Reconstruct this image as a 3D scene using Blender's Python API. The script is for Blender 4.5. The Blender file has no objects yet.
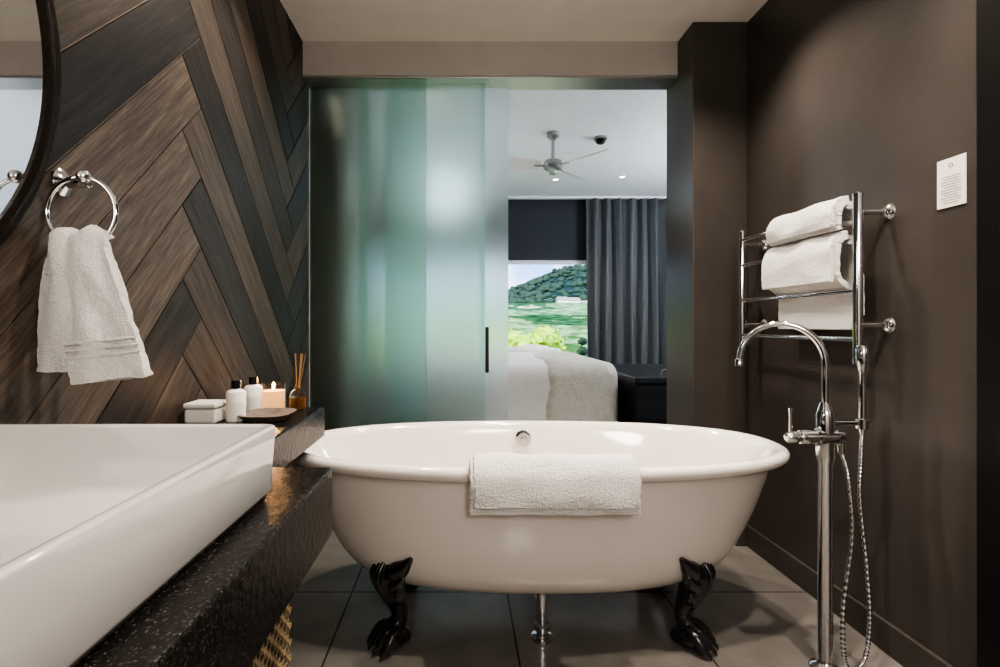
import bpy, bmesh, math, random
from mathutils import Vector, Matrix, noise
random.seed(7)
SC = bpy.context.scene
COL = SC.collection

# ------------------------------------------------------------ materials
def _nt(name):
    m = bpy.data.materials.new(name); m.use_nodes = True
    nt = m.node_tree
    return m, nt, nt.nodes['Principled BSDF']

def mat(name, col, rough=.5, metal=0., var=.0, vscale=8., bump=0., bscale=60., coat=0., trans=0., ior=1.45, spec=.5, sheen=0., emit=None, estr=0., stretch=(1,1,1)):
    m, nt, b = _nt(name)
    b.inputs['Base Color'].default_value = (*col, 1)
    b.inputs['Roughness'].default_value = rough
    b.inputs['Metallic'].default_value = metal
    b.inputs['Coat Weight'].default_value = coat
    b.inputs['Coat Roughness'].default_value = .05
    b.inputs['Transmission Weight'].default_value = trans
    b.inputs['IOR'].default_value = ior
    b.inputs['Specular IOR Level'].default_value = spec
    b.inputs['Sheen Weight'].default_value = sheen
    if emit:
        b.inputs['Emission Color'].default_value = (*emit, 1)
        b.inputs['Emission Strength'].default_value = estr
    tc = nt.nodes.new('ShaderNodeTexCoord')
    mp = nt.nodes.new('ShaderNodeMapping'); mp.inputs['Scale'].default_value = stretch
    nt.links.new(tc.outputs['Object'], mp.inputs['Vector'])
    if var > 0:
        n = nt.nodes.new('ShaderNodeTexNoise'); n.inputs['Scale'].default_value = vscale
        n.inputs['Detail'].default_value = 6
        r = nt.nodes.new('ShaderNodeValToRGB')
        r.color_ramp.elements[0].position = .3; r.color_ramp.elements[1].position = .7
        r.color_ramp.elements[0].color = (*[c*(1-var) for c in col], 1)
        r.color_ramp.elements[1].color = (*[min(1, c*(1+var)) for c in col], 1)
        nt.links.new(mp.outputs[0], n.inputs['Vector'])
        nt.links.new(n.outputs['Fac'], r.inputs['Fac'])
        nt.links.new(r.outputs['Color'], b.inputs['Base Color'])
    if bump > 0:
        n2 = nt.nodes.new('ShaderNodeTexNoise'); n2.inputs['Scale'].default_value = bscale
        n2.inputs['Detail'].default_value = 5
        bp = nt.nodes.new('ShaderNodeBump'); bp.inputs['Strength'].default_value = bump
        bp.inputs['Distance'].default_value = .01
        nt.links.new(mp.outputs[0], n2.inputs['Vector'])
        nt.links.new(n2.outputs['Fac'], bp.inputs['Height'])
        nt.links.new(bp.outputs['Normal'], b.inputs['Normal'])
    return m

M = {}
M['chrome'] = mat('chrome', (.80,.80,.82), .06, 1.)
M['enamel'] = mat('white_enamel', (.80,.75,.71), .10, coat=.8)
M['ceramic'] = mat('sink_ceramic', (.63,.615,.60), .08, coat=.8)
M['towel'] = mat('terry_cotton', (.95,.93,.90), .95, var=.04, vscale=140, bump=.8, bscale=420, sheen=.4, spec=.1)
M['iron'] = mat('black_cast_iron', (.018,.018,.020), .24, spec=.9, coat=.5)
M['plaster'] = mat('taupe_plaster', (.080,.070,.064), .34, var=.18, vscale=2.5, bump=.25, bscale=5)
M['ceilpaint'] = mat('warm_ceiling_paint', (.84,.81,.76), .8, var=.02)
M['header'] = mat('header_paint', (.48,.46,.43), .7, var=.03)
M['white'] = mat('white_paint', (.90,.92,.94), .7, var=.02)
M['slate'] = mat('slate_blue_paint', (.050,.055,.066), .8, var=.05)
M['grout'] = mat('grout', (.46,.38,.31), .9)
M['black'] = mat('black_satin', (.012,.012,.012), .35, var=.1)
M['blackmetal'] = mat('dark_bronze', (.025,.018,.014), .4, .6, bump=.2, bscale=60)
M['mirror'] = mat('mirror_glass', (.85,.87,.88), .02, 1.)
M['alu'] = mat('brushed_aluminium', (.45,.45,.44), .35, 1.)
M['plasticw'] = mat('white_plastic', (.82,.80,.76), .35)
M['curtain'] = mat('grey_curtain_fabric', (.115,.122,.132), .85, var=.08, vscale=30, bump=.2, bscale=200, sheen=.2)
M['linen'] = mat('white_linen', (.88,.87,.85), .9, var=.04, vscale=4, bump=.3, bscale=12)
M['throw'] = mat('cream_throw', (.72,.69,.63), .9, var=.08, vscale=20, bump=.5, bscale=60)
M['darkwood'] = mat('dark_stained_wood', (.02,.019,.022), .35, var=.3, vscale=12, stretch=(1,8,8))
M['oak'] = mat('oak_wardrobe', (.17,.145,.11), .5, var=.3, vscale=6, stretch=(6,6,1))
M['carpet'] = mat('bedroom_carpet', (.20,.18,.16), .95, var=.1, vscale=50, bump=.4, bscale=200)
M['wicker'] = mat('woven_wicker', (.24,.18,.11), .6, var=.4, vscale=40)
M['liner'] = mat('dark_liner', (.02,.017,.014), .9)
M['wax'] = mat('candle_wax', (.85,.60,.36), .5, emit=(1,.50,.18), estr=.8)
M['glass'] = mat('clear_glass', (1,.97,.93), .02, trans=1., ior=1.3)
M['oil'] = mat('amber_oil', (.55,.27,.08), .05, trans=.7, ior=1.33)
M['reed'] = mat('reed_sticks', (.30,.19,.10), .8)
M['label'] = mat('paper_label', (.88,.85,.80), .7)
M['ink'] = mat('printed_ink', (.08,.08,.08), .7)
M['traywood'] = mat('grey_driftwood', (.16,.13,.11), .7, var=.3, vscale=30, bump=.3)
M['flame'] = mat('candle_flame', (1,.7,.3), .5, emit=(1,.55,.2), estr=25)
M['lampglow'] = mat('lamp_glow', (1,.9,.8), .5, emit=(1,.82,.6), estr=12)
M['fillcool'] = mat('fill_globe_glow', (1,1,1), .5, emit=(.80,.92,1), estr=1.5)  # cool emission for the two added bedroom fill globes
M['leaf'] = mat('shrub_leaves', (.36,.55,.05), .7, var=.6, vscale=5, bump=.5, bscale=9)
M['leafdark'] = mat('conifer_leaves', (.028,.062,.038), .8, var=.5, vscale=8)
M['roof'] = mat('farm_roof', (.30,.27,.25), .8, var=.1)

def granite():
    m, nt, b = _nt('speckled_black_granite')
    tc = nt.nodes.new('ShaderNodeTexCoord'); L = nt.links.new
    v = nt.nodes.new('ShaderNodeTexVoronoi'); v.inputs['Scale'].default_value = 520
    r = nt.nodes.new('ShaderNodeValToRGB'); e = r.color_ramp.elements
    e[0].position = .0; e[0].color = (.006,.006,.006,1); e[1].position = .80; e[1].color = (.016,.014,.013,1)
    x = e.new(.92); x.color = (.040,.034,.030,1); x = e.new(.99); x.color = (.085,.075,.066,1)
    sp = nt.nodes.new('ShaderNodeSeparateColor')
    L(tc.outputs['Object'], v.inputs['Vector']); L(v.outputs['Color'], sp.inputs[0]); L(sp.outputs[0], r.inputs[0]); L(r.outputs[0], b.inputs['Base Color'])
    n = nt.nodes.new('ShaderNodeTexNoise'); n.inputs['Scale'].default_value = 70; n.inputs['Detail'].default_value = 6
    bp = nt.nodes.new('ShaderNodeBump'); bp.inputs['Strength'].default_value = .22; bp.inputs['Distance'].default_value = .01
    L(tc.outputs['Object'], n.inputs['Vector']); L(n.outputs['Fac'], bp.inputs['Height']); L(bp.outputs[0], b.inputs['Normal'])
    b.inputs['Roughness'].default_value = .25; b.inputs['Specular IOR Level'].default_value = .35
    return m
M['stone'] = granite()

def frosted(name, col, rough):
    return mat(name, col, rough, trans=1., ior=1.35, var=.0)
M['frost'] = frosted('frosted_glass', (.68,.82,.78), .42)
M['frost2'] = frosted('light_frosted_glass', (.86,.94,.97), .36)

def wood():
    m, nt, b = _nt('wood_plank_tile')
    L = nt.links.new
    uv = nt.nodes.new('ShaderNodeUVMap'); uv.uv_map = 'UVMap'
    at = nt.nodes.new('ShaderNodeAttribute'); at.attribute_name = 'tone'
    def grain(sx, sy, det, p0, p1, c0, c1):
        mp = nt.nodes.new('ShaderNodeMapping'); mp.inputs['Scale'].default_value = (sx, sy, 1)
        n = nt.nodes.new('ShaderNodeTexNoise'); n.inputs['Scale'].default_value = 1; n.inputs['Detail'].default_value = det
        n.inputs['Roughness'].default_value = .65; n.inputs['Distortion'].default_value = .7
        r = nt.nodes.new('ShaderNodeValToRGB'); r.color_ramp.elements[0].position = p0; r.color_ramp.elements[1].position = p1
        r.color_ramp.elements[0].color = (c0,c0,c0,1); r.color_ramp.elements[1].color = (c1,c1*.98,c1*.96,1)
        L(uv.outputs[0], mp.inputs[0]); L(mp.outputs[0], n.inputs['Vector']); L(n.outputs['Fac'], r.inputs[0])
        return n, r
    n1, g1 = grain(4, 42, 8, .34, .66, .60, 1.32)
    n2, g2 = grain(9, 170, 4, .36, .64, .70, 1.22)
    tone = nt.nodes.new('ShaderNodeValToRGB')
    tone.color_ramp.interpolation = 'CONSTANT'
    e = tone.color_ramp.elements
    e[0].position = 0; e[0].color = (.029,.026,.025,1)
    e[1].position = .25; e[1].color = (.042,.037,.035,1)
    for p, c in ((.5,(.096,.077,.064,1)), (.68,(.125,.101,.084,1)), (.86,(.078,.064,.055,1))):
        x = e.new(p); x.color = c
    def mul(a, bb):
        mx = nt.nodes.new('ShaderNodeMix'); mx.data_type = 'RGBA'; mx.blend_type = 'MULTIPLY'; mx.inputs[0].default_value = 1
        L(a, mx.inputs[6]); L(bb, mx.inputs[7]); return mx.outputs[2]
    L(at.outputs['Fac'], tone.inputs[0])
    L(mul(mul(tone.outputs[0], g1.outputs[0]), g2.outputs[0]), b.inputs['Base Color'])
    bp = nt.nodes.new('ShaderNodeBump'); bp.inputs['Strength'].default_value = .3; bp.inputs['Distance'].default_value = .004
    L(n1.outputs['Fac'], bp.inputs['Height']); L(bp.outputs[0], b.inputs['Normal'])
    b.inputs['Roughness'].default_value = .5; b.inputs['Specular IOR Level'].default_value = .35
    return m
M['wood'] = wood()

def floor_mat():
    m, nt, b = _nt('stone_floor_tiles')
    tc = nt.nodes.new('ShaderNodeTexCoord')
    mp = nt.nodes.new('ShaderNodeMapping'); mp.inputs['Location'].default_value = (-.176, -.17, 0)
    br = nt.nodes.new('ShaderNodeTexBrick'); br.offset = 0; br.squash = 1
    br.inputs['Scale'].default_value = 1; br.inputs['Brick Width'].default_value = .58; br.inputs['Row Height'].default_value = .58
    br.inputs['Mortar Size'].default_value = .0035; br.inputs['Mortar Smooth'].default_value = .1
    br.inputs['Color1'].default_value = (.200,.188,.172,1); br.inputs['Color2'].default_value = (.225,.210,.192,1); br.inputs['Mortar'].default_value = (.06,.055,.05,1)
    n = nt.nodes.new('ShaderNodeTexNoise'); n.inputs['Scale'].default_value = 9; n.inputs['Detail'].default_value = 8
    r = nt.nodes.new('ShaderNodeValToRGB'); r.color_ramp.elements[0].color = (.7,.7,.7,1); r.color_ramp.elements[1].color = (1.25,1.25,1.25,1)
    mx = nt.nodes.new('ShaderNodeMix'); mx.data_type = 'RGBA'; mx.blend_type = 'MULTIPLY'; mx.inputs[0].default_value = 1
    L = nt.links.new
    L(tc.outputs['Object'], mp.inputs[0]); L(mp.outputs[0], br.inputs['Vector']); L(tc.outputs['Object'], n.inputs['Vector'])
    L(n.outputs['Fac'], r.inputs[0]); L(br.outputs['Color'], mx.inputs[6]); L(r.outputs[0], mx.inputs[7]); L(mx.outputs[2], b.inputs['Base Color'])
    b.inputs['Roughness'].default_value = .17
    return m
M['floor'] = floor_mat()

def terrain_mat():
    m, nt, b = _nt('hillside_landscape')
    tc = nt.nodes.new('ShaderNodeTexCoord'); sp = nt.nodes.new('ShaderNodeSeparateXYZ')
    L = nt.links.new
    L(tc.outputs['Object'], sp.inputs[0])
    n = nt.nodes.new('ShaderNodeTexNoise'); n.inputs['Scale'].default_value = .10; n.inputs['Detail'].default_value = 4
    L(tc.outputs['Object'], n.inputs['Vector'])
    ma = nt.nodes.new('ShaderNodeMath'); ma.operation = 'MULTIPLY_ADD'; ma.inputs[1].default_value = 40
    L(n.outputs['Fac'], ma.inputs[0]); L(sp.outputs['Y'], ma.inputs[2])
    mr = nt.nodes.new('ShaderNodeMapRange'); mr.inputs['From Min'].default_value = 27; mr.inputs['From Max'].default_value = 147
    L(ma.outputs[0], mr.inputs['Value'])
    r = nt.nodes.new('ShaderNodeValToRGB'); r.color_ramp.interpolation = 'CONSTANT'
    e = r.color_ramp.elements
    e[0].position = 0; e[0].color = (.07,.17,.05,1)
    e[1].position = .20; e[1].color = (.17,.29,.13,1)
    for p, c in ((.30,(.04,.11,.05,1)), (.33,(.16,.28,.15,1)), (.42,(.05,.12,.06,1)), (.45,(.36,.40,.32,1)), (.53,(.030,.055,.052,1))):
        x = e.new(p); x.color = c
    L(mr.outputs[0], r.inputs[0])
    n2 = nt.nodes.new('ShaderNodeTexNoise'); n2.inputs['Scale'].default_value = .9; n2.inputs['Detail'].default_value = 8
    L(tc.outputs['Object'], n2.inputs['Vector'])
    r2 = nt.nodes.new('ShaderNodeValToRGB'); r2.color_ramp.elements[0].position = .35; r2.color_ramp.elements[1].position = .65
    r2.color_ramp.elements[0].color = (.45,.5,.5,1); r2.color_ramp.elements[1].color = (1.4,1.4,1.4,1)
    L(n2.outputs['Fac'], r2.inputs[0])
    mx = nt.nodes.new('ShaderNodeMix'); mx.data_type = 'RGBA'; mx.blend_type = 'MULTIPLY'; mx.inputs[0].default_value = 1
    L(r.outputs[0], mx.inputs[6]); L(r2.outputs[0], mx.inputs[7]); L(mx.outputs[2], b.inputs['Base Color'])
    b.inputs['Roughness'].default_value = 1; b.inputs['Specular IOR Level'].default_value = 0
    return m
M['terrain'] = terrain_mat()

# ------------------------------------------------------------ mesh helpers
def empty(name, loc=(0,0,0)):
    o = bpy.data.objects.new(name, None); o.empty_display_size = .05
    o.location = loc; COL.objects.link(o); return o

def mk(name, verts, faces, m=None, smooth=True, parent=None, autos=None):
    me = bpy.data.meshes.new(name); me.from_pydata([tuple(v) for v in verts], [], faces); me.update()
    bm = bmesh.new(); bm.from_mesh(me); bmesh.ops.recalc_face_normals(bm, faces=bm.faces[:]); bm.to_mesh(me); bm.free()
    o = bpy.data.objects.new(name, me); COL.objects.link(o)
    if m: me.materials.append(m)
    if smooth: me.polygons.foreach_set('use_smooth', [True]*len(me.polygons))
    if autos:
        try: me.set_sharp_from_angle(angle=math.radians(autos))
        except Exception: pass
    if parent: o.parent = parent; o.matrix_parent_inverse = Matrix.Translation(-Vector(parent.location))
    return o

def box(name, a, b, m, bev=0., parent=None, seg=2):
    x0,y0,z0 = a; x1,y1,z1 = b
    v = [(x0,y0,z0),(x1,y0,z0),(x1,y1,z0),(x0,y1,z0),(x0,y0,z1),(x1,y0,z1),(x1,y1,z1),(x0,y1,z1)]
    f = [(0,3,2,1),(4,5,6,7),(0,1,5,4),(1,2,6,5),(2,3,7,6),(3,0,4,7)]
    o = mk(name, v, f, m, False, parent)
    if bev > 0:
        md = o.modifiers.new('bevel','BEVEL'); md.width = bev; md.segments = seg
    return o

def loft(name, loops, m, cap0=True, cap1=True, smooth=True, parent=None, autos=None):
    n = len(loops[0]); v = [p for l in loops for p in l]; f = []
    for i in range(len(loops)-1):
        for j in range(n):
            k = (j+1) % n
            f.append((i*n+j, i*n+k, (i+1)*n+k, (i+1)*n+j))
    if cap0: f.append(tuple(range(n)))
    if cap1: f.append(tuple(range((len(loops)-1)*n, len(loops)*n)))
    return mk(name, v, f, m, smooth, parent, autos)

def lathe(name, prof, c, m, axis='z', seg=32, parent=None, autos=40):
    loops = []
    ring = prof[0][0] > .003 and prof[-1][0] > .003
    if ring: prof = list(prof)+[prof[0]]
    for r, h in prof:
        l = []
        for j in range(seg):
            a = 2*math.pi*j/seg; u = r*math.cos(a); w = r*math.sin(a)
            if axis == 'z': p = (c[0]+u, c[1]+w, c[2]+h)
            elif axis == 'x': p = (c[0]+h, c[1]+u, c[2]+w)
            else: p = (c[0]+u, c[1]+h, c[2]+w)
            l.append(p)
        loops.append(l)
    return loft(name, loops, m, not ring, not ring, True, parent, autos)

def cyl(name, p0, p1, r, m, parent=None, seg=20):
    return tube(name, [p0, p1], r, m, parent, seg, smoothpath=False)

def catmull(P, k=8):
    P = [Vector(p) for p in P]
    if len(P) < 3: return P
    out = []
    Q = [P[0]*2-P[1]] + P + [P[-1]*2-P[-2]]
    for i in range(1, len(Q)-2):
        a,b,c,d = Q[i-1],Q[i],Q[i+1],Q[i+2]
        for s in range(k):
            t = s/k
            out.append(.5*((2*b)+(c-a)*t+(2*a-5*b+4*c-d)*t*t+(-a+3*b-3*c+d)*t**3))
    out.append(P[-1]); return out

def tube_data(P, R, seg=14):
    P = [Vector(p) for p in P]
    if not hasattr(R, '__len__'): R = [R]*len(P)
    T = []
    for i in range(len(P)):
        a = P[max(0,i-1)]; b = P[min(len(P)-1,i+1)]; T.append((b-a).normalized())
    up = Vector((0,0,1)) if abs(T[0].z) < .9 else Vector((1,0,0))
    nrm = (up - T[0]*up.dot(T[0])).normalized()
    v = []; f = []
    for i in range(len(P)):
        nrm = (nrm - T[i]*nrm.dot(T[i])).normalized(); bn = T[i].cross(nrm)
        for j in range(seg):
            a = 2*math.pi*j/seg
            v.append(P[i] + (nrm*math.cos(a)+bn*math.sin(a))*R[i])
    for i in range(len(P)-1):
        for j in range(seg):
            k = (j+1) % seg
            f.append((i*seg+j, i*seg+k, (i+1)*seg+k, (i+1)*seg+j))
    f.append(tuple(range(seg))); f.append(tuple(range((len(P)-1)*seg, len(P)*seg)))
    return v, f

def tube(name, P, R, m, parent=None, seg=14, smoothpath=True, k=8):
    if smoothpath and len(P) > 2:
        n = len(P)
        if hasattr(R, '__len__'):
            R2 = []
            for i in range(n-1):
                for s in range(k): R2.append(R[i]*(1-s/k)+R[i+1]*s/k)
            R2.append(R[-1]); R = R2
        P = catmull(P, k)
    v, f = tube_data(P, R, seg)
    return mk(name, v, f, m, True, parent, 50)

def rrect(cx, cy, hx, hy, r, z, n=8):
    out = []
    for sx, sy, a0 in ((1,1,0),(-1,1,90),(-1,-1,180),(1,-1,270)):
        for i in range(n+1):
            a = math.radians(a0+90*i/n)
            out.append((cx+sx*(hx-r)+r*math.cos(a), cy+sy*(hy-r)+r*math.sin(a), z))
    return out

def superell(cx, cy, a, b, z, e=2.5, n=96):
    out = []
    for i in range(n):
        t = 2*math.pi*i/n; c = math.cos(t); s = math.sin(t)
        out.append((cx+a*math.copysign(abs(c)**(2/e), c), cy+b*math.copysign(abs(s)**(2/e), s), z))
    return out

def torus(name, c, R, r, m, axis='y', parent=None, n=64, seg=14):
    v = []; f = []
    for i in range(n):
        a = 2*math.pi*i/n
        for j in range(seg):
            b = 2*math.pi*j/seg; q = R+r*math.cos(b); w = r*math.sin(b)
            if axis == 'y': v.append((c[0]+q*math.cos(a), c[1]+w, c[2]+q*math.sin(a)))
            elif axis == 'x': v.append((c[0]+w, c[1]+q*math.cos(a), c[2]+q*math.sin(a)))
            else: v.append((c[0]+q*math.cos(a), c[1]+q*math.sin(a), c[2]+w))
    for i in range(n):
        for j in range(seg):
            i2 = (i+1) % n; j2 = (j+1) % seg
            f.append((i*seg+j, i2*seg+j, i2*seg+j2, i*seg+j2))
    return mk(name, v, f, m, True, parent)

def drape(name, rows, m, thick=.016, nu=40, k=6, wr=.004, wf=30, seed=0, parent=None, fluff=.002):
    """rows: list of (left point, right point) down the cloth; grid with wrinkles, solidified."""
    Ls = catmull([r[0] for r in rows], k); Rs = catmull([r[1] for r in rows], k)
    nv = len(Ls); v = []; f = []
    for i in range(nv):
        a = Ls[max(0,i-1)]; b = Ls[min(nv-1,i+1)]
        t = (b-a).normalized(); w = (Rs[i]-Ls[i]).normalized(); nn = t.cross(w).normalized()
        for j in range(nu+1):
            s = j/nu
            p = Ls[i].lerp(Rs[i], s)
            d = wr*(math.sin(s*wf+seed+1.3*math.sin(i*.12+seed))*.6 + noise.noise(Vector((s*4+seed, i*.13, seed)))*1.6)
            edge = fluff*noise.noise(Vector((i*.7, seed, 3)))*2
            v.append(p + nn*d + w*(edge*(1 if j in (0,nu) else 0)))
    for i in range(nv-1):
        for j in range(nu):
            q = i*(nu+1)+j
            f.append((q, q+1, q+nu+2, q+nu+1))
    o = mk(name, v, f, m, True, parent)
    s = o.modifiers.new('solid','SOLIDIFY'); s.thickness = thick; s.offset = 0
    bv = o.modifiers.new('bevel','BEVEL'); bv.width = thick*.4; bv.segments = 3; bv.limit_method='ANGLE'; bv.angle_limit=math.radians(60)
    ss = o.modifiers.new('sub','SUBSURF'); ss.levels = 1; ss.render_levels = 2
    tx = bpy.data.textures.new(name+'_fluff','CLOUDS'); tx.noise_scale = .006
    dm = o.modifiers.new('fluff','DISPLACE'); dm.texture = tx; dm.strength = fluff; dm.texture_coords='LOCAL'
    return o

# ------------------------------------------------------------ room constants
XL, XR = -.77, 1.31
YB = 2.48; YN = -1.3
H = 2.38; HB = 2.6
box('floor', (-1.0,YN-.1,-.08), (XR+.12,2.62,0), M['floor'])
box('floor_bedroom', (-2.0,2.62,-.08), (3.3,6.75,0), M['carpet'])
box('ceiling', (-.9,YN-.1,H), (XR+.12,YB,H+.08), M['ceilpaint'])
box('ceiling_bedroom', (-2.0,2.62,HB), (3.3,6.75,HB+.08), M['white'])
wl = empty('wall_left')
box('wall_substrate', (XL-.1,YN-.1,0), (XL,2.62,H), M['grout'], parent=wl)
box('wall_right', (XR,YN-.1,0), (XR+.12,2.62,HB), M['plaster'])
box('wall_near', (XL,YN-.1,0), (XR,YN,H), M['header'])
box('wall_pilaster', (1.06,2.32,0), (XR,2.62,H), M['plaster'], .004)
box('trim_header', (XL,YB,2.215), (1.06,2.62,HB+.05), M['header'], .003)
box('wall_upper', (1.06,2.48,H), (XR,2.62,HB+.05), M['plaster'])

def clip(poly, axis, val, keep_less):
    out = []
    for i in range(len(poly)):
        a = poly[i]; b = poly[(i+1) % len(poly)]
        ina = (a[axis] <= val) if keep_less else (a[axis] >= val)
        inb = (b[axis] <= val) if keep_less else (b[axis] >= val)
        if ina: out.append(a)
        if ina != inb:
            t = (val-a[axis])/(b[axis]-a[axis])
            out.append(tuple(a[q]+(b[q]-a[q])*t for q in range(4)))
    return out
def planks():
    w, L = .146, 1.2; g = .0024; c = math.sqrt(.5)
    V = []; F = []; UV = []; TN = []
    ox, oz = 1.56, 1.9
    rnd = random.Random(21)
    for j in range(-4, 5):
        for i in range(-28, 28):
            for kind in (0, 1):
                bx, by = i*w+j*L, i*w-j*L
                if kind == 0: r = (bx, by, bx+L, by+w)
                else: r = (bx+L, by+w-L, bx+L+w, by+w)
                x0,y0,x1,y1 = r[0]+g, r[1]+g, r[2]-g, r[3]-g
                cs = [(x0,y0),(x1,y0),(x1,y1),(x0,y1)]
                par = (i + kind) % 2
                if rnd.random() < .12: par = 1-par
                tn = par*.5 + rnd.random()*.49
                off = rnd.random()*40
                poly = []
                for (x,y) in cs:
                    px = (x-L-w/2); py = y
                    Y = ox + (px - py)*c; Z = oz + (px + py)*c
                    u, v_ = ((x-x0, y-y0) if kind == 0 else (y-y0, x-x0))
                    poly.append((Y, Z, u+off, v_+off*.37))
                poly = clip(poly, 0, YN, False)
                if len(poly) > 2: poly = clip(poly, 0, YB+.1, True)
                if len(poly) > 2: poly = clip(poly, 1, 0.001, False)
                if len(poly) > 2: poly = clip(poly, 1, H-.001, True)
                if len(poly) < 3: continue
                n = len(poly); b0 = len(V)
                for p in poly: V.append((XL+.005, p[0], p[1]))
                for p in poly: V.append((XL-.001, p[0], p[1]))
                F.append(tuple(range(b0, b0+n))); UV.append([(p[2],p[3]) for p in poly]); TN.append(tn)
                for q in range(n):
                    k = (q+1) % n
                    F.append((b0+q, b0+n+q, b0+n+k, b0+k)); UV.append([(poly[q][2],poly[q][3])]*2+[(poly[k][2],poly[k][3])]*2); TN.append(tn)
    me = bpy.data.meshes.new('herringbone_planks'); me.from_pydata(V, [], F); me.update()
    uvl = me.uv_layers.new(name='UVMap'); at = me.attributes.new('tone','FLOAT','FACE')
    for pi, p in enumerate(me.polygons):
        at.data[pi].value = TN[pi]
        for q, li in enumerate(p.loop_indices): uvl.data[li].uv = UV[pi][q]
    me.materials.append(M['wood'])
    o = bpy.data.objects.new('herringbone_planks', me); COL.objects.link(o); o.parent = wl
planks()

box('baseboard_right', (XR-.014,1.30,0), (XR,2.32,.095), M['plaster'], .003)
box('baseboard_pilaster', (1.06,2.306,0), (XR-.014,2.32,.095), M['plaster'], .003)

dr = empty('door_1')
box('door_frame', (XR-.03,1.20,0), (XR,1.265,2.3), M['black'], .003, dr)
box('door_frame_near', (XR-.03,.28,0), (XR,.35,2.3), M['black'], .003, dr)
box('door_frame_top', (XR-.03,.35,2.22), (XR,1.20,2.3), M['black'], .003, dr)
box('door_leaf', (XR-.012,.35,.01), (XR,1.20,2.22), M['plaster'], .003, dr)
cyl('door_handle', (XR-.05,1.12,.98), (XR-.05,1.0,.98), .009, M['alu'], dr)
cyl('door_spindle', (XR-.05,1.12,.98), (XR-.01,1.12,.98), .009, M['alu'], dr)

# ------------------------------------------------------------ bedroom shell
box('wall_bedroom_left', (-2.1,2.62,0), (-2.0,6.75,HB), M['slate'])
box('wall_bedroom_right', (3.2,2.62,0), (3.3,6.75,HB), M['white'])
box('wall_bedroom_near_left', (-2.0,2.52,0), (XL-.1,2.62,HB), M['white'])
box('wall_bedroom_near_right', (XR+.12,2.52,0), (3.2,2.62,HB), M['white'])
wx0, wx1, wz0, wz1 = -1.1, 1.75, .35, 1.83
wb = empty('wall_bedroom_far')
box('wall_above_window', (-2.0,6.5,wz1), (3.2,6.62,HB), M['slate'], parent=wb)
box('wall_below_window', (-2.0,6.5,0), (3.2,6.62,wz0), M['slate'], parent=wb)
box('wall_window_left', (-2.0,6.5,wz0), (wx0,6.62,wz1), M['slate'], parent=wb)
box('wall_window_right', (wx1,6.5,wz0), (3.2,6.62,wz1), M['slate'], parent=wb)
w1 = empty('window_1')
for nm,a,b in (('frame_top',(wx0,6.53,wz1-.05),(wx1,6.58,wz1)),('frame_bottom',(wx0,6.53,wz0),(wx1,6.58,wz0+.05)),
               ('frame_left',(wx0,6.53,wz0),(wx0+.05,6.58,wz1)),('frame_right',(wx1-.05,6.53,wz0),(wx1,6.58,wz1)),('mullion',(.28,6.53,wz0),(.33,6.58,wz1))):
    box(nm, a, b, M['white'], .003, w1)
wd = empty('wardrobe')
box('carcass', (-1.95,2.9,0), (-.66,3.6,2.5), M['oak'], .004, wd)
for i in range(2):
    box('door_%d'%i, (-1.93+i*.64,2.875,.05), (-1.31+i*.64,2.9,2.45), M['oak'], .003, wd)
    cyl('pull_%d'%i, (-1.35+i*.12,2.86,1.0), (-1.35+i*.12,2.86,1.3), .007, M['alu'], wd)

def curtain(name, x0, x1, y, z0, z1, folds, amp, m):
    nx = folds*14; nz = 10; v = []; f = []
    for k in range(nz+1):
        z = z0+(z1-z0)*k/nz
        for i in range(nx+1):
            s = i/nx
            a = amp*(1 - .25*k/nz)
            d = a*math.sin(2*math.pi*folds*s + .4*math.sin(s*9) ) + .25*a*math.sin(2*math.pi*folds*2.3*s+k*.15)
            v.append((x0+(x1-x0)*s + .01*math.sin(k*.5+s*20), y+d, z))
    for k in range(nz):
        for i in range(nx):
            q = k*(nx+1)+i; f.append((q,q+1,q+nx+2,q+nx+1))
    o = mk(name, v, f, m); s = o.modifiers.new('s','SOLIDIFY'); s.thickness = .004
    return o
curtain('window_curtain', 1.58, 2.9, 6.36, .02, 2.57, 9, .06, M['curtain'])
curtain('window_curtain.001', -1.9, -1.0, 6.36, .02, 2.57, 7, .055, M['curtain'])
box('trim_curtain_track', (-1.95,6.33,2.575), (3.1,6.39,2.6), M['white'], .002)

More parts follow.
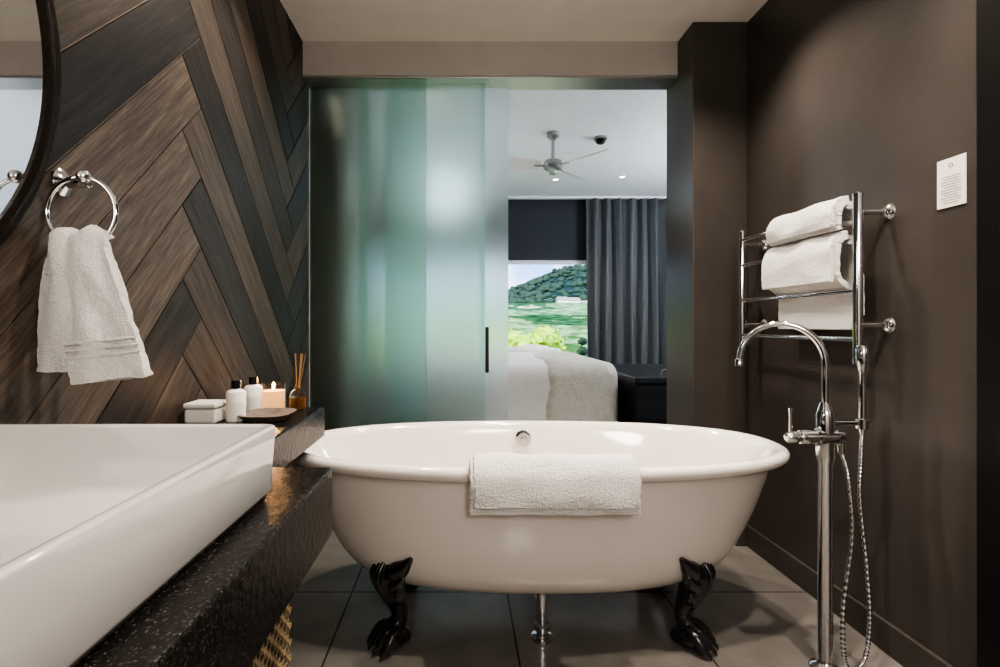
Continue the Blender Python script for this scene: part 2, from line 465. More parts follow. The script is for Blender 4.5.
fx, fy = .775, 4.25
fan = empty('ceiling_fan', (fx,fy,HB))
lathe('canopy', [(.001,0),(.055,0),(.052,-.03),(.02,-.06),(.001,-.062)], (fx,fy,HB), M['alu'], parent=fan)
cyl('downrod', (fx,fy,HB-.03), (fx,fy,2.36), .014, M['alu'], fan)
lathe('motor', [(.001,.06),(.03,.055),(.07,.035),(.085,.0),(.07,-.03),(.035,-.05),(.03,-.075),(.001,-.08)], (fx,fy,2.33), M['alu'], parent=fan)
for i, ang in enumerate((188, 312, 50)):
    a = math.radians(ang); d = Vector((math.cos(a), math.sin(a), 0)); s = Vector((-d.y, d.x, 0))
    top = []; n = 14
    for q in range(n+1):
        t = q/n; r = .11+.40*t
        w = .035+.045*math.sin(min(1,t*1.25)*math.pi*.5)
        if t > .85: w *= math.sqrt(max(0.02,1-((t-.85)/.155)**2))
        top.append((r,w))
    v = []; f = []
    for r,w in top:
        for sg in (-1,1):
            for h in (0,.006):
                v.append(Vector((fx,fy,2.325+h)) + d*r + s*(w*sg) + Vector((0,0,.45*w*sg)))
    for q in range(n):
        b = q*4; e = b+4
        f += [(b,b+2,e+2,e),(b+1,e+1,e+3,b+3),(b,e,e+1,b+1),(b+2,b+3,e+3,e+2)]
    f += [(0,1,3,2),(n*4,n*4+2,n*4+3,n*4+1)]
    mk('blade_%d'%(i+1), v, f, M['plasticw'], True, fan, 40)
    cyl('bracket_%d'%(i+1), Vector((fx,fy,2.322))+d*.06, Vector((fx,fy,2.322))+d*.16, .009, M['alu'], fan)

sd = empty('smoke_detector', (1.2,4.35,HB))
lathe('base', [(.001,0),(.055,0),(.055,-.02),(.001,-.022)], (1.2,4.35,HB), M['alu'], parent=sd)
lathe('sensor', [(.001,-.02),(.035,-.022),(.04,-.04),(.025,-.055),(.001,-.057)], (1.2,4.35,HB), M['black'], parent=sd)
def downlight(x, y, z, i):
    d = empty('recessed_downlight' + ('' if i == 0 else '.%03d'%i), (x,y,z))
    lathe('bezel', [(.028,0),(.042,0),(.042,-.004),(.03,-.006),(.028,-.002)], (x,y,z), M['white'], parent=d, seg=24)
    lathe('lens', [(.001,-.001),(.027,-.001),(.027,-.003),(.001,-.003)], (x,y,z), M['lampglow'], parent=d, seg=24)
dls = [(1.05,5.6,HB),(1.75,5.5,HB),(.35,5.6,HB),(-.2,3.6,HB)]
bls = [(.42,1.0,H),(1.02,1.0,H),(-.42,1.62,H),(.30,1.95,H),(.95,1.85,H)]
bpw = [68,66,46,50,54]
for i,(x,y,z) in enumerate(dls+bls): downlight(x,y,z,i)

pl = empty('hanging_fill', (-.12,4.3,2.6))  # added globe on a cord, invented for the bluish glow through the frosted glass
lathe('hanging_fill_globe', [(.001,.14),(.06,.126),(.11,.09),(.14,0),(.11,-.09),(.06,-.126),(.001,-.14)], (-.12,4.3,2.1), M['fillcool'], parent=pl, autos=None)
cyl('cord', (-.12,4.3,2.22), (-.12,4.3,2.6), .004, M['black'], pl)
flp = empty('standing_fill', (2.75,4.4,0))  # added globe on a stand, hidden by the pilaster, to brighten the bedroom
lathe('stand', [(.001,0),(.15,0),(.15,.02),(.015,.03),(.012,1.75),(.001,1.75)], (2.75,4.4,0), M['alu'], parent=flp)
lathe('standing_fill_globe', [(.001,-.15),(.065,-.135),(.12,-.09),(.15,0),(.12,.09),(.065,.135),(.001,.15)], (2.75,4.4,1.86), M['fillcool'], parent=flp, autos=None)

bed = empty('bed')
box('base', (-.6,3.95,.0), (1.15,5.9,.30), M['darkwood'], .01, bed)
def soft(name, a, b, m, r=.1, amp=.012, seed=1, parent=None):
    cx,cy=(a[0]+b[0])/2,(a[1]+b[1])/2; hx,hy=(b[0]-a[0])/2,(b[1]-a[1])/2; z0,z1=a[2],b[2]
    loops = []
    N = 10
    for d in range(6): loops.append([( (p[0]),(p[1]),z0+(z1-r-z0)*d/5) for p in rrect(cx,cy,hx,hy,r,0,12)])
    for q in range(1,N+1):
        t = q/N*math.pi/2; ins = r*(1-math.cos(t)); loops.append(rrect(cx,cy,hx-ins,hy-ins,max(.02,r-ins*.5),z1-r+r*math.sin(t),12))
    for q in range(1,16):
        s = 1-q/15.5; loops.append([(cx+(p[0]-cx)*s, cy+(p[1]-cy)*s, z1+.03*(1-s)) for p in rrect(cx,cy,hx-r,hy-r,max(.02,r*.5),0,12)])
    out = []
    for l in loops:
        o2 = []
        for p in l:
            nz = noise.noise(Vector((p[0]*4+seed,p[1]*4,p[2]*6)))
            o2.append((p[0]+nz*amp,p[1]+nz*amp,p[2]+nz*amp*1.5 if p[2] > z0+.02 else p[2]))
        out.append(o2)
    return loft(name, out, m, True, True, True, parent)
soft('duvet', (-.68,3.85,.12), (1.2,5.9,.70), M['linen'], .12, .02, 2, bed)
soft('throw_blanket', (.62,3.83,.15), (1.215,5.2,.722), M['throw'], .12, .02, 2, bed)
soft('pillow_1', (-.5,5.35,.66), (.25,5.85,.78), M['linen'], .06, .02, 8, bed)
soft('pillow_2', (.35,5.35,.66), (1.08,5.85,.76), M['linen'], .05, .02, 9, bed)
ch = empty('storage_trunk')
box('body', (1.28,3.7,.05), (1.95,5.0,.57), M['darkwood'], .012, ch)
box('lid', (1.265,3.685,.57), (1.965,5.015,.62), M['darkwood'], .012, ch)
for i in range(6): box('slat_%d'%i, (1.30,3.69,.10+i*.078), (1.93,3.70,.155+i*.078), M['black'], .003, ch)
for i,yy in enumerate((3.75,4.95)):
    box('foot_a%d'%i, (1.3,yy-.03,0), (1.36,yy+.03,.06), M['darkwood'], .003, ch)
    box('foot_b%d'%i, (1.87,yy-.03,0), (1.93,yy+.03,.06), M['darkwood'], .003, ch)
tube('loop_handle', [(1.47,3.72,.62),(1.47,3.72,.66),(1.50,3.72,.675),(1.53,3.72,.66),(1.53,3.72,.62)], .005, M['alu'], ch)

# ------------------------------------------------------------ sliding frosted glass
sg = empty('door_2')
box('top_track', (XL,2.485,2.205), (1.06,2.615,2.218), M['alu'], .002, sg)
box('floor_track', (XL,2.49,0), (1.06,2.61,.012), M['alu'], .002, sg)
box('glass_fixed', (XL+.006,2.590,.012), (-.46,2.598,2.206), M['frost'], parent=sg)
box('glass_sliding_a', (-.50,2.50,.012), (-.165,2.508,2.21), M['frost'], parent=sg)
box('glass_sliding_b', (-.37,2.553,.012), (.125,2.561,2.206), M['frost'], parent=sg)
box('glass_edge', (.10,2.590,.012), (.245,2.598,2.206), M['frost2'], parent=sg)
box('pull_handle', (.128,2.56,.76), (.145,2.59,.99), M['black'], .004, sg)

# ------------------------------------------------------------ bathtub
tx, ty = .255, 1.77
tub = empty('clawfoot_bathtub', (tx,ty,0))
prof = [(.30,.10,.196),(.46,.17,.20),(.56,.225,.225),(.62,.26,.28),(.69,.29,.40),(.75,.312,.51),(.782,.325,.565),(.796,.332,.588),
        (.812,.342,.600),(.832,.357,.603),(.848,.370,.596),(.853,.375,.582),(.848,.370,.568),(.833,.358,.559),(.808,.342,.555),
        (.793,.334,.54),(.780,.328,.50),(.755,.320,.43),(.715,.306,.34),(.67,.288,.265),(.625,.262,.215),(.56,.225,.178),(.44,.16,.160),(.2,.06,.155)]
body = loft('tub_body', [superell(tx,ty,a*.985,b,z,2.35) for a,b,z in prof], M['enamel'], True, True, True, tub)
sb = body.modifiers.new('s','SUBSURF'); sb.levels = 1; sb.render_levels = 2
lathe('overflow_ring', [(.001,-.016),(.028,-.016),(.034,-.008),(.036,0),(.001,.006)], (tx,2.060,.540), M['chrome'], axis='y', parent=tub)
lathe('overflow_knob', [(.001,-.026),(.012,-.026),(.014,-.014),(.001,-.014)], (tx,2.060,.540), M['chrome'], axis='y', parent=tub)
lathe('drain', [(.001,.006),(.02,.006),(.03,.003),(.032,0),(.001,0)], (tx,ty,.197), M['chrome'], parent=tub)
lathe('waste_pipe', [(.001,.17),(.03,.17),(.03,.155),(.018,.145),(.018,.05),(.026,.045),(.026,.03),(.018,.026),(.018,.012),(.034,.008),(.036,0),(.001,0)], (.262,1.63,0), M['chrome'], parent=tub)

def claw_foot(name, sx, sy):
    base = Vector((tx+sx*.450, ty+sy*.172, 0)); d = Vector((sx*.84, sy*.54, 0)).normalized(); s = Vector((-d.y, d.x, 0))
    V = []; F = []
    def add(v, f):
        b = len(V); V.extend(v); F.extend([tuple(q+b for q in ff) for ff in f])
    def L(o, l, z): return base + d*o + s*l + Vector((0,0,z))
    def T(pts, R):
        n = 5; R2 = []
        for i in range(len(R)-1):
            for q in range(n): R2.append(R[i]*(1-q/n)+R[i+1]*q/n)
        R2.append(R[-1])
        v, f = tube_data(catmull([L(*p) for p in pts], n), R2, 12); add(v, f)
    def E(o, l, z, ro, rl, rz):
        bm = bmesh.new(); bmesh.ops.create_icosphere(bm, subdivisions=3, radius=1)
        add([L(o+v.co.x*ro, l+v.co.y*rl, max(.001, z+v.co.z*rz)) for v in bm.verts], [tuple(v.index for v in f.verts) for f in bm.faces]); bm.free()
    T([(-.05,0,.275),(.0,0,.262),(.026,0,.225),(.020,0,.175),(.000,0,.125),(-.006,0,.090),(.008,0,.060),(.022,0,.042)], [.03,.050,.050,.040,.029,.026,.032,.034])
    for sg in (-1,1):
        T([(.012,sg*.01,.235),(.024,sg*.050,.258),(.020,sg*.080,.278),(.006,sg*.105,.310)], [.036,.032,.023,.007])
        T([(.022,sg*.012,.195),(.030,sg*.048,.212),(.030,sg*.072,.230),(.024,sg*.092,.254)], [.028,.023,.015,.005])
        T([(.012,sg*.012,.150),(.020,sg*.038,.166),(.024,sg*.058,.186)], [.022,.015,.005])
    for l in (-.018,.0,.018):
        T([(.054,l*.9,.278),(.076,l*1.2,.240),(.067,l*1.0,.200),(.046,l*.7,.160),(.030,l*.4,.130)], [.006,.009,.009,.007,.004])
    for l in (-.039,-.014,.014,.039):
        sp_ = 1.0 if abs(l) < .02 else .88
        T([(.010,l*.55,.062),(.036*sp_,l*.95,.054),(.058*sp_,l*1.12,.038),(.072*sp_,l*1.2,.018)], [.016,.0165,.0155,.0125])
        E(.042*sp_, l*1.02, .054, .016,.0135,.014)
        T([(.078*sp_,l*1.22,.022),(.087*sp_,l*1.25,.014),(.091*sp_,l*1.26,.004)], [.008,.006,.003])
    E(.014, 0, .030, .044, .044, .030)
    E(-.022, 0, .024, .022, .026, .024)
    o = mk(name, V, F, M['iron'], True, tub)
    r = o.modifiers.new('remesh','REMESH'); r.mode = 'VOXEL'; r.voxel_size = .0024; r.use_smooth_shade = True
    sm = o.modifiers.new('sm','SMOOTH'); sm.iterations = 2
for i,(sx,sy) in enumerate(((-1,-1),(1,-1),(-1,1),(1,1))): claw_foot('claw_foot_%d'%(i+1), sx, sy)

bt = empty('bath_towel')
pts = [(1.505,.545),(1.470,.585),(1.440,.615),(1.412,.622),(1.388,.612),(1.374,.585),(1.374,.55),(1.376,.515),(1.378,.487)]
drape('towel_over_rim', [((.027,y,z),(.486,y,z+.002)) for y,z in pts], M['towel'], .016, 60, 5, .0035, 26, 2, bt, .003)
drape('towel_over_rim_inner_fold', [((.037,y,z),(.480,y,z)) for y,z in [(1.50,.548),(1.468,.603),(1.43,.632),(1.395,.632),(1.368,.600),(1.362,.555),(1.364,.51)]], M['towel'], .012, 60, 5, .003, 18, 5, bt, .003)

# ------------------------------------------------------------ vanity + sink
van = empty('vanity_counter')
box('counter_top', (XL+.005,-.6,.607), (-.24,.96,.733), M['stone'], .004, van)
box('wall_bracket_far', (XL+.005,.50,.50), (-.45,.53,.607), M['iron'], .003, van)
sk = empty('vessel_sink')
cx, cy, hx, hy = -.5265, .44, .2365, .38
sl = [(hx-.03,hy-.03,.03,.734),(hx-.008,hy-.008,.03,.736),(hx-.004,hy-.004,.028,.745),(hx,hy,.022,.838),(hx-.0008,hy-.0008,.022,.8405),(hx-.003,hy-.003,.02,.842),
      (hx-.012,hy-.012,.018,.842),(hx-.0145,hy-.0145,.018,.8405),(hx-.016,hy-.016,.018,.837),(hx-.020,hy-.026,.025,.80),(hx-.026,hy-.040,.03,.768),(hx-.036,hy-.055,.035,.757),(hx-.06,hy-.09,.04,.751),(hx-.13,hy-.2,.06,.745),(.03,.03,.028,.7415)]
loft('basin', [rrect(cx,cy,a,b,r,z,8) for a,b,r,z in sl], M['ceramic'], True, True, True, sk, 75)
lathe('sink_waste', [(.001,.006),(.022,.005),(.028,.003),(.03,0),(.001,0)], (cx,cy+.10,.744), M['chrome'], parent=sk)

box('stone_ledge', (XL+.005,1.02,.64), (-.44,1.66,.733), M['stone'], .004)

mr = empty('round_wall_mirror', (XL,.45,1.46))
lathe('mirror_glass', [(.001,.004),(.482,.004),(.482,.012),(.001,.012)], (XL+.006,.45,1.46), M['mirror'], axis='x', seg=96, parent=mr)
lathe('mirror_frame', [(.480,.0),(.500,.0),(.502,.02),(.495,.024),(.484,.024),(.480,.018)], (XL+.006,.45,1.46), M['blackmetal'], axis='x', seg=96, parent=mr)

tr = empty('towel_ring')
rx, ry, rz = -.698, .94, 1.208
lathe('wall_flange', [(.001,0),(.026,0),(.026,.006),(.018,.012),(.011,.016),(.010,.055),(.001,.056)], (XL+.006,.975,1.272), M['chrome'], axis='x', parent=tr)
tube('arm', [(XL+.055,.975,1.272),(-.700,.965,1.274),(-.694,.95,1.274),(-.690,.935,1.272)], .009, M['chrome'], tr)
bm = bmesh.new(); bmesh.ops.create_uvsphere(bm, u_segments=20, v_segments=14, radius=.0125)
mk('arm_knob', [v.co+Vector((-.690,.935,1.272)) for v in bm.verts], [tuple(v.index for v in f.verts) for f in bm.faces], M['chrome'], True, tr); bm.free()
torus('ring', (rx,ry,rz), .064, .0045, M['chrome'], 'y', tr)
def row(cx_, hw, y, z, dy=0, dz=0): return ((cx_-hw,y+dy,z+dz),(cx_+hw,y-dy,z-dz))
ht = empty('hand_towel')
drape('towel_back_layer', [row(-.705,.052,.965,.925),row(-.706,.050,.966,1.0),row(-.704,.047,.964,1.08),row(-.700,.044,.958,1.135),row(-.698,.042,.942,1.160),row(-.696,.042,.925,1.145),row(-.695,.045,.918,1.09)],
      M['towel'], .013, 34, 6, .004, 9, 1.0, ht, .003)
drape('towel_side_fold', [row(-.708,.052,.925,.915,.0,.0),row(-.712,.050,.922,.99),row(-.712,.044,.920,1.06),row(-.707,.040,.920,1.12),row(-.700,.036,.925,1.150)],
      M['towel'], .013, 30, 6, .004, 8, 2.2, ht, .003)
drape('towel_front_layer', [row(-.690,.042,.948,1.172),row(-.682,.046,.914,1.160),row(-.662,.050,.896,1.11),row(-.642,.056,.888,1.05),row(-.624,.062,.883,.99),row(-.610,.066,.880,.94,0,.0),row(-.600,.068,.878,.905,0,-.008)],
      M['towel'], .015, 44, 6, .005, 8, 4.0, ht, .003)
for i,zz in enumerate((.950,.962,.974)):
    c0 = -.611+ (zz-.948)*-.25; tube('woven_band_%d'%i, [(c0-.064,.872,zz-.008),(c0-.02,.869,zz-.004),(c0+.03,.869,zz+.002),(c0+.066,.871,zz+.006)], .0024, M['towel'], ht, 8)

# ------------------------------------------------------------ toiletries
jar = empty('ceramic_jar')
box('jar_body', (-.745,1.375,.733), (-.66,1.455,.772), M['plasticw'], .006, jar)
box('jar_lid', (-.747,1.373,.774), (-.658,1.457,.788), M['plasticw'], .004, jar)
def bottle(nm, x, y, r, h):
    b = empty(nm, (x,y,.733))
    lathe('bottle_body', [(.001,0),(r,0),(r,.004),(r,h*.70),(r*.8,h*.76),(r*.42,h*.79),(r*.42,h*.82),(.001,h*.82)], (x,y,.733), M['plasticw'], parent=b)
    lathe('bottle_cap', [(.001,h*.80),(r*.5,h*.80),(r*.5,h),(.001,h)], (x,y,.733), M['black'], parent=b)
    lathe('bottle_label', [(r+.0004,h*.28),(r+.0006,h*.28),(r+.0006,h*.46),(r+.0004,h*.46)], (x,y,.733), M['label'], parent=b)
bottle('toiletry_bottle', -.628, 1.43, .026, .112)
bottle('toiletry_bottle.001', -.632, 1.56, .027, .108)
bottle('toiletry_bottle.002', -.690, 1.57, .022, .085)
tray = loft('driftwood_tray', [rrect(-.545,1.45,.055,.06,.04,.734),rrect(-.545,1.45,.07,.078,.05,.752),rrect(-.545,1.45,.065,.073,.045,.752),rrect(-.545,1.45,.05,.055,.035,.740)], M['traywood'], autos=40)
cd = empty('candle_jar', (-.585,1.60,.733))
lathe('wax', [(.001,.004),(.034,.004),(.034,.062),(.001,.060)], (-.585,1.60,.733), M['wax'], parent=cd)
lathe('glass_jar', [(.001,0),(.038,0),(.039,.085),(.0365,.085),(.0355,.003),(.001,.003)], (-.585,1.60,.733), M['glass'], parent=cd)
lathe('flame', [(.0005,.066),(.004,.070),(.0045,.075),(.002,.083),(.0005,.088)], (-.585,1.60,.733), M['flame'], parent=cd, seg=12)
rd = empty('reed_diffuser', (-.510,1.60,.733))
lathe('bottle', [(.001,0),(.024,0),(.025,.005),(.025,.05),(.018,.062),(.011,.068),(.011,.08),(.009,.08),(.009,.066),(.001,.060)], (-.510,1.60,.733), M['glass'], parent=rd)
lathe('oil', [(.001,.004),(.022,.004),(.022,.04),(.001,.04)], (-.510,1.60,.733), M['oil'], parent=rd)
for i,(dx,dy) in enumerate(((.012,.01),(-.012,.015),(.02,-.01),(0,-.015),(.005,.02),(.024,.006))):
    cyl('reed_%d'%i, (-.510-dx*.2,1.60-dy*.2,.74), (-.510+dx,1.60+dy,.91), .0014, M['reed'], rd, 6)

# ------------------------------------------------------------ wicker basket
bk = empty('wicker_basket')
X0,X1,Y0,Y1,ZT = -.70,-.31,.55,.935,.515
box('liner', (X0+.01,Y0+.01,.01), (X1-.01,Y1-.01,ZT-.02), M['liner'], .01, bk)
V=[];F=[]
def ribbon(pts, wv, nv, w=.0034, t=.0012):
    b = len(V)
    for p in pts:
        for s in (-1,1):
            for q in (-1,1): V.append(p+wv*(w*s)+nv*(t*q))
    for i in range(len(pts)-1):
        a=b+i*4; e=a+4
        F.extend([(a,a+1,e+1,e),(a+2,e+2,e+3,a+3),(a,e,e+2,a+2),(a+1,a+3,e+3,e+1)])
sp=.0145
for (o,u,n,ln) in ((Vector((X1,Y0,0)),Vector((0,1,0)),Vector((1,0,0)),Y1-Y0),(Vector((X0,Y1,0)),Vector((1,0,0)),Vector((0,1,0)),X1-X0),
                   (Vector((X0,Y0,0)),Vector((1,0,0)),Vector((0,-1,0)),X1-X0),(Vector((X0,Y0,0)),Vector((0,1,0)),Vector((-1,0,0)),Y1-Y0)):
    nu=int(ln/sp); nz=int(ZT/sp)
    for i in range(nu):
        pts=[o+u*((i+.5)*sp)+Vector((0,0,k*sp*.5+.003))+n*(.0030*math.cos(math.pi*(k*.5+i))) for k in range(nz*2)]
        ribbon(pts,u,n)
    for k in range(nz):
        pts=[o+u*(i*sp*.5)+Vector((0,0,(k+.5)*sp))+n*(-.0030*math.cos(math.pi*(i*.5-.5+k+.5))) for i in range(nu*2+1)]
        ribbon(pts,Vector((0,0,1)),n)
mk('weave', V, F, M['wicker'], False, bk)
for zz in (.012, ZT):
    tube('rim_band_%d'%int(zz*100), [(p[0],p[1],zz) for p in rrect((X0+X1)/2,(Y0+Y1)/2,(X1-X0)/2,(Y1-Y0)/2,.02,zz,4)]+[(X1,Y1-.02,zz)], .008, M['wicker'], bk, 8, False)

# ------------------------------------------------------------ heated towel ladder
tl = empty('heated_towel_rail')
RX=1.217
for i,yy in enumerate((1.56,2.20)):
    cyl('upright_%d'%i, (RX,yy,.88), (RX,yy,1.40), .0135, M['chrome'], tl, 24)
    lathe('upright_cap_%d'%i, [(.001,.006),(.010,.005),(.0145,0),(.0145,-.008),(.001,-.008)], (RX,yy,1.402), M['chrome'], parent=tl)
    for q,zz in enumerate((1.345,1.0)):
        cyl('bracket_%d%d'%(i,q), (RX,yy,zz), (XR,yy,zz), .008, M['chrome'], tl)
        lathe('flange_%d%d'%(i,q), [(.001,-.014),(.014,-.013),(.022,-.006),(.026,0),(.001,0)], (XR,yy,zz), M['chrome'], axis='x', parent=tl)
for i,zz in enumerate((1.365,1.255,1.105,.955)):
    cyl('rung_%d'%i, (RX,1.56,zz), (RX,2.20,zz), .0085, M['chrome'], tl)
t1 = empty('folded_towel')
def rt(nm, par, P, y0, y1, th, seed):
    drape(nm, [((RX+x,y0,z),(RX+x,y1,z)) for x,z in P], M['towel'], th, 44, 6, .003, 9, seed, par, .003)
rt('towel_outer', t1, [(.024,1.315),(.024,1.345),(.018,1.376),(0,1.385),(-.018,1.376),(-.026,1.350),(-.027,1.325),(-.027,1.300)], 1.60, 1.95, .016, 1)
rt('towel_fold', t1, [(.010,1.401),(-.018,1.395),(-.040,1.365),(-.043,1.335),(-.042,1.308)], 1.606, 1.946, .016, 4)
t2 = empty('folded_towel.001')
rt('towel_back', t2, [(.046,1.03),(.046,1.12),(.040,1.215),(.020,1.266),(0,1.277),(-.020,1.266),(-.028,1.23),(-.030,1.18),(-.022,1.142),(.004,1.122),(.020,1.095),(.022,1.05),(.018,.985)], 1.60, 1.97, .016, 6)
rt('towel_fold', t2, [(.006,1.292),(-.022,1.284),(-.044,1.245),(-.047,1.19),(-.046,1.135)], 1.606, 1.965, .016, 9)

sn = empty('wall_notice')
box('card', (XR-.003,1.318,1.315), (XR,1.398,1.446), M['label'], .001, sn)
for i in range(11):
    hw = .028 if i % 3 else .020
    box('text_line_%d'%i, (XR-.0036,1.358-hw,1.326+i*.007), (XR-.003,1.358+hw,1.3272+i*.007), M['ink'], parent=sn)
torus('emblem', (XR-.0034,1.358,1.426), .005, .0008, M['ink'], 'x', sn, 24, 6)

# ------------------------------------------------------------ freestanding tub filler
tf = empty('freestanding_tub_filler')
fx_, fy_ = 1.06, 1.48
lathe('standpipe', [(.001,0),(.042,0),(.042,.006),(.036,.014),(.024,.02),(.019,.03),(.019,.60),(.024,.61),(.024,.74),(.019,.755),(.013,.775),(.001,.776)], (fx_,fy_,0), M['chrome'], parent=tf)
dv = Vector((-.195,.10,0)); c0 = Vector((fx_,fy_,0)); arch=[c0+Vector((0,0,.76)), c0+Vector((0,0,.83)), c0+Vector((0,0,.885))]
for q in range(1,10):
    a = math.pi*q/9
    arch.append(c0+dv*(.5-.5*math.cos(a))+Vector((0,0,.885+.118*math.sin(a))))
arch.append(c0+dv+Vector((0,0,.885)))
tube('gooseneck_spout', arch, .0095, M['chrome'], tf, 18)
lathe('spout_tip', [(.001,0),(.012,0),(.012,.018),(.0095,.022),(.001,.022)], tuple(c0+dv+Vector((0,0,.874))), M['chrome'], parent=tf)
lathe('mixer_body', [(.001,-.075),(.019,-.075),(.021,-.07),(.021,-.03),(.026,-.026),(.026,.026),(.021,.03),(.019,.05),(.001,.052)], (fx_,fy_,.675), M['chrome'], axis='x', parent=tf)
lathe('mixer_knob', [(.001,-.115),(.012,-.113),(.017,-.105),(.017,-.08),(.010,-.074),(.001,-.074)], (fx_,fy_,.675), M['chrome'], axis='x', parent=tf)
tube('mixer_lever', [(fx_-.10,fy_,.675),(fx_-.103,fy_-.004,.70),(fx_-.104,fy_-.006,.735),(fx_-.104,fy_-.006,.76)], [.006,.005,.005,.007], M['chrome'], tf)
cyl('cradle_arm', (fx_,fy_,.715), (fx_+.10,fy_,.715), .008, M['chrome'], tf)
lathe('cradle', [(.010,-.015),(.017,-.015),(.018,.012),(.012,.015)], (fx_+.108,fy_,.715), M['chrome'], parent=tf)
lathe('hand_shower', [(.001,-.03),(.007,-.03),(.009,-.02),(.011,.02),(.010,.10),(.009,.145),(.013,.16),(.017,.175),(.017,.215),(.013,.225),(.001,.226)], (fx_+.108,fy_,.715), M['chrome'], parent=tf)
lathe('side_outlet', [(.001,-.03),(.009,-.03),(.010,0),(.001,0)], (fx_+.040,fy_-.01,.66), M['chrome'], parent=tf)
hp = [(fx_+.108,fy_,.69),(fx_+.092,fy_-.015,.62),(fx_+.085,fy_-.02,.50),(fx_+.100,fy_-.025,.32),(fx_+.105,fy_-.03,.16),(fx_+.085,fy_-.035,.05),(fx_+.05,fy_-.035,.022),(fx_+.028,fy_-.035,.06),(fx_+.03,fy_-.03,.20),(fx_+.055,fy_-.03,.40),(fx_+.052,fy_-.02,.56),(fx_+.040,fy_-.01,.635)]
cp = catmull(hp, 40)
hv, hf = tube_data(cp, [.0068 if i % 4 < 2 else .0054 for i in range(len(cp))], 10)
mk('shower_hose', hv, hf, M['chrome'], True, tf)

# ------------------------------------------------------------ outside
def hz(x, y):
    if y < 60: z = -3 + 6.5*max(0,(y-9)/51)**1.2
    else:
        z = 3.5 + 10*(1-math.cos(min(1,(y-60)/55)*math.pi))/2
    pk = .36+.66*math.exp(-((x-25)/12)**2)+.25*math.exp(-((x+35)/20)**2)
    if y > 60: z = 3.5+(z-3.5)*pk
    return z + .5*noise.noise(Vector((x*.06,y*.06,0))) + (.55*noise.noise(Vector((x*.5,y*.5,2))) if y > 75 else 0)
V=[];F=[]; nx,ny=180,130
for j in range(ny+1):
    y = 7.5+122*(j/ny)**1.2
    for i in range(nx+1):
        x = -90+180*i/nx; V.append((x,y,hz(x,y)))
for j in range(ny):
    for i in range(nx):
        q=j*(nx+1)+i; F.append((q,q+1,q+nx+2,q+nx+1))
terr = mk('hillside_terrain', V, F, M['terrain'])
for i,(hx_,hy_,sw) in enumerate(((14.6,66,.8),(12.6,63,.6))):
    zz = hz(hx_,hy_)
    fh = empty('farmhouse' + ('' if i == 0 else '.%03d'%i), (hx_,hy_,zz))
    box('walls', (hx_-sw,hy_-.6,zz-.3), (hx_+sw,hy_+.6,zz+.4), M['white'], parent=fh)
    v=[(hx_-sw-.1,hy_-.7,zz+.4),(hx_+sw+.1,hy_-.7,zz+.4),(hx_+sw+.1,hy_+.7,zz+.4),(hx_-sw-.1,hy_+.7,zz+.4),(hx_-sw,hy_,zz+.8),(hx_+sw,hy_,zz+.8)]
    mk('gable_roof', v, [(0,1,5,4),(2,3,4,5),(1,2,5),(3,0,4),(0,3,2,1)], M['roof'], False, fh)
rn = random.Random(3)
def blob(c, r, V, F, sub=3):
    bm = bmesh.new(); bmesh.ops.create_icosphere(bm, subdivisions=sub, radius=1)
    b = len(V)
    for v in bm.verts:
        d = v.co.normalized(); k = 1+.35*noise.noise(d*3+Vector(c))+.35*noise.noise(d*9+Vector(c))
        V.append(Vector(c)+Vector((d.x*r,d.y*r,d.z*r*.85))*k)
    F.extend([tuple(v.index+b for v in f.verts) for f in bm.faces]); bm.free()
V=[];F=[]
for i in range(420):
    x = 2+34*rn.random(); y = 68+42*rn.random()
    blob((x,y,hz(x,y)+.15), .35+.4*rn.random(), V, F, 2)
mk('hillside_trees', V, F, M['leafdark'], True, terr)
V=[];F=[]
for i in range(130):
    x = -5+7.1*rn.random(); y = 11.0+1.6*rn.random(); top = .72+.14*math.sin(x*2.7+1)
    blob((x,y,top-1.9*rn.random()**1.5), .15+.2*rn.random(), V, F)
base = list(V)
for i in range(20000):
    p = base[rn.randrange(len(base))]; q = Vector((rn.gauss(0,1),rn.gauss(0,1),rn.gauss(0,1))).normalized()
    t = q.orthogonal().normalized(); c = p+q*.06; s = .04
    b = len(V); V += [c-t*s, c+q*s*.6, c+t*s, c-q*s*.6]; F.append((b,b+1,b+2,b+3))
mk('garden_shrubs', V, F, M['leaf'], False)
V=[];F=[]
for i in range(14): blob((2.78+.1*rn.random(),11.6+.1*rn.random(),-2.3+.225*i), .36-.020*i, V, F)
mk('conifer_tree', V, F, M['leafdark'])

# ------------------------------------------------------------ world and lights
w = bpy.data.worlds.new('World'); SC.world = w; w.use_nodes = True
nt = w.node_tree; bg = nt.nodes['Background']; bg.inputs['Strength'].default_value = 2.6
tc = nt.nodes.new('ShaderNodeTexCoord'); n = nt.nodes.new('ShaderNodeTexNoise'); n.inputs['Scale'].default_value = 14; n.inputs['Detail'].default_value = 6
r = nt.nodes.new('ShaderNodeValToRGB'); r.color_ramp.elements[0].position=.42; r.color_ramp.elements[1].position=.62
r.color_ramp.elements[0].color=(.30,.52,.95,1); r.color_ramp.elements[1].color=(.95,.97,1,1)
nt.links.new(tc.outputs['Generated'], n.inputs['Vector']); nt.links.new(n.outputs['Fac'], r.inputs[0]); nt.links.new(r.outputs[0], bg.inputs['Color'])

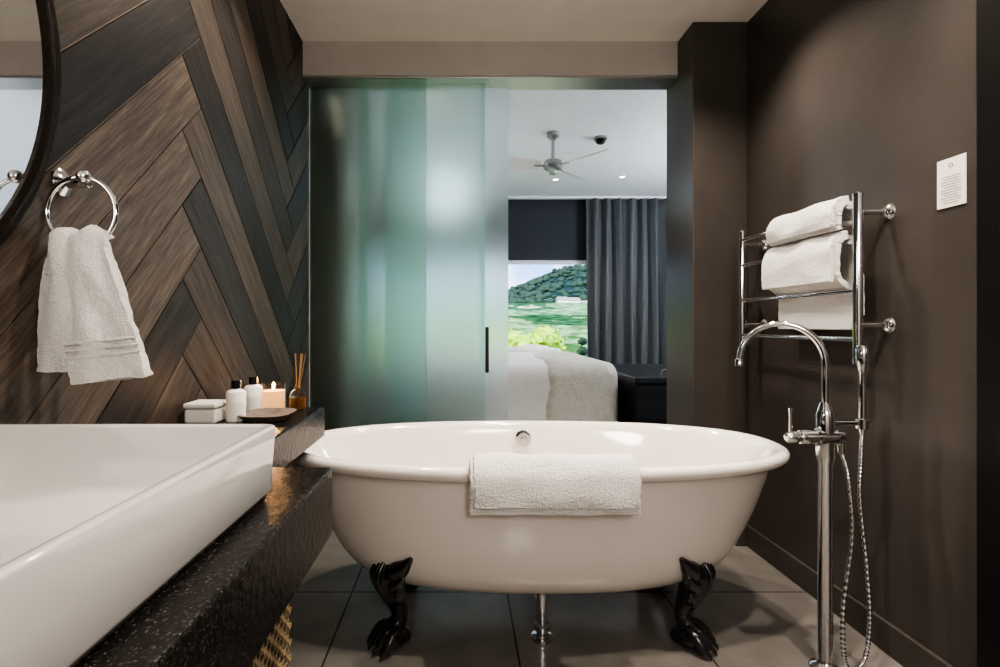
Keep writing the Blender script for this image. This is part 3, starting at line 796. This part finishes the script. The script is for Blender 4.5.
def light(nm, kind, loc, energy, col, size=.05, rot=(0,0,0), spot=None, blend=.6):
    l = bpy.data.lights.new(nm, kind); l.energy = energy; l.color = col
    if kind == 'AREA': l.shape = 'DISK'; l.size = size
    elif kind == 'SUN': l.angle = .03
    else: l.shadow_soft_size = size
    if spot: l.spot_size = math.radians(spot); l.spot_blend = blend
    o = bpy.data.objects.new(nm, l); o.location = loc; o.rotation_euler = rot; COL.objects.link(o); return o
light('sunlight','SUN',(0,-5,30),6,(1,.95,.85),rot=(math.radians(42),0,math.radians(-25)))
warm=(1,.88,.76)
for i,(x,y,z) in enumerate(bls):
    light('downlight_lamp_%d'%i,'SPOT',(x,y,z-.012),bpw[i]*1.3,warm,.03,spot=112,blend=.75)
for i,(x,y,z) in enumerate(dls):
    light('bedroom_downlight_lamp_%d'%i,'SPOT',(x,y,z-.012),30,(1,.9,.8),.03,spot=120,blend=.9)
light('hanging_fill_light','POINT',(-.12,4.3,2.1),42,(.78,.90,1),.15)  # added source inside the hanging globe, for the glow behind the glass
light('standing_fill_light','POINT',(2.75,4.4,1.86),480,(.88,.94,1),.16)  # added bedroom fill, out of view
light('candle_light','POINT',(-.585,1.60,.83),.8,(1,.55,.25),.01)
light('rear_fill_light','POINT',(.35,-.75,1.55),44,(1,.92,.84),.2)  # added fill behind the camera with no fixture, lifts the bathroom ceiling
pt = bpy.data.lights.new('window_portal','AREA'); pt.shape='RECTANGLE'; pt.size=wx1-wx0; pt.size_y=wz1-wz0
po = bpy.data.objects.new('window_portal',pt); po.location=((wx0+wx1)/2,6.64,(wz0+wz1)/2); po.rotation_euler=(math.radians(-90),0,0); COL.objects.link(po)
pt.cycles.is_portal = True
SC.view_settings.look = 'AgX - High Contrast'

# ------------------------------------------------------------ camera
cam = bpy.data.cameras.new('camera'); co = bpy.data.objects.new('camera',cam); COL.objects.link(co)
co.location=(0,0,1.0); co.rotation_euler=(math.radians(90),0,0)
cam.sensor_width=36; cam.lens=510*36/1000; cam.shift_x=.04; cam.shift_y=-.0085; cam.clip_start=.01; cam.clip_end=500
SC.camera=co
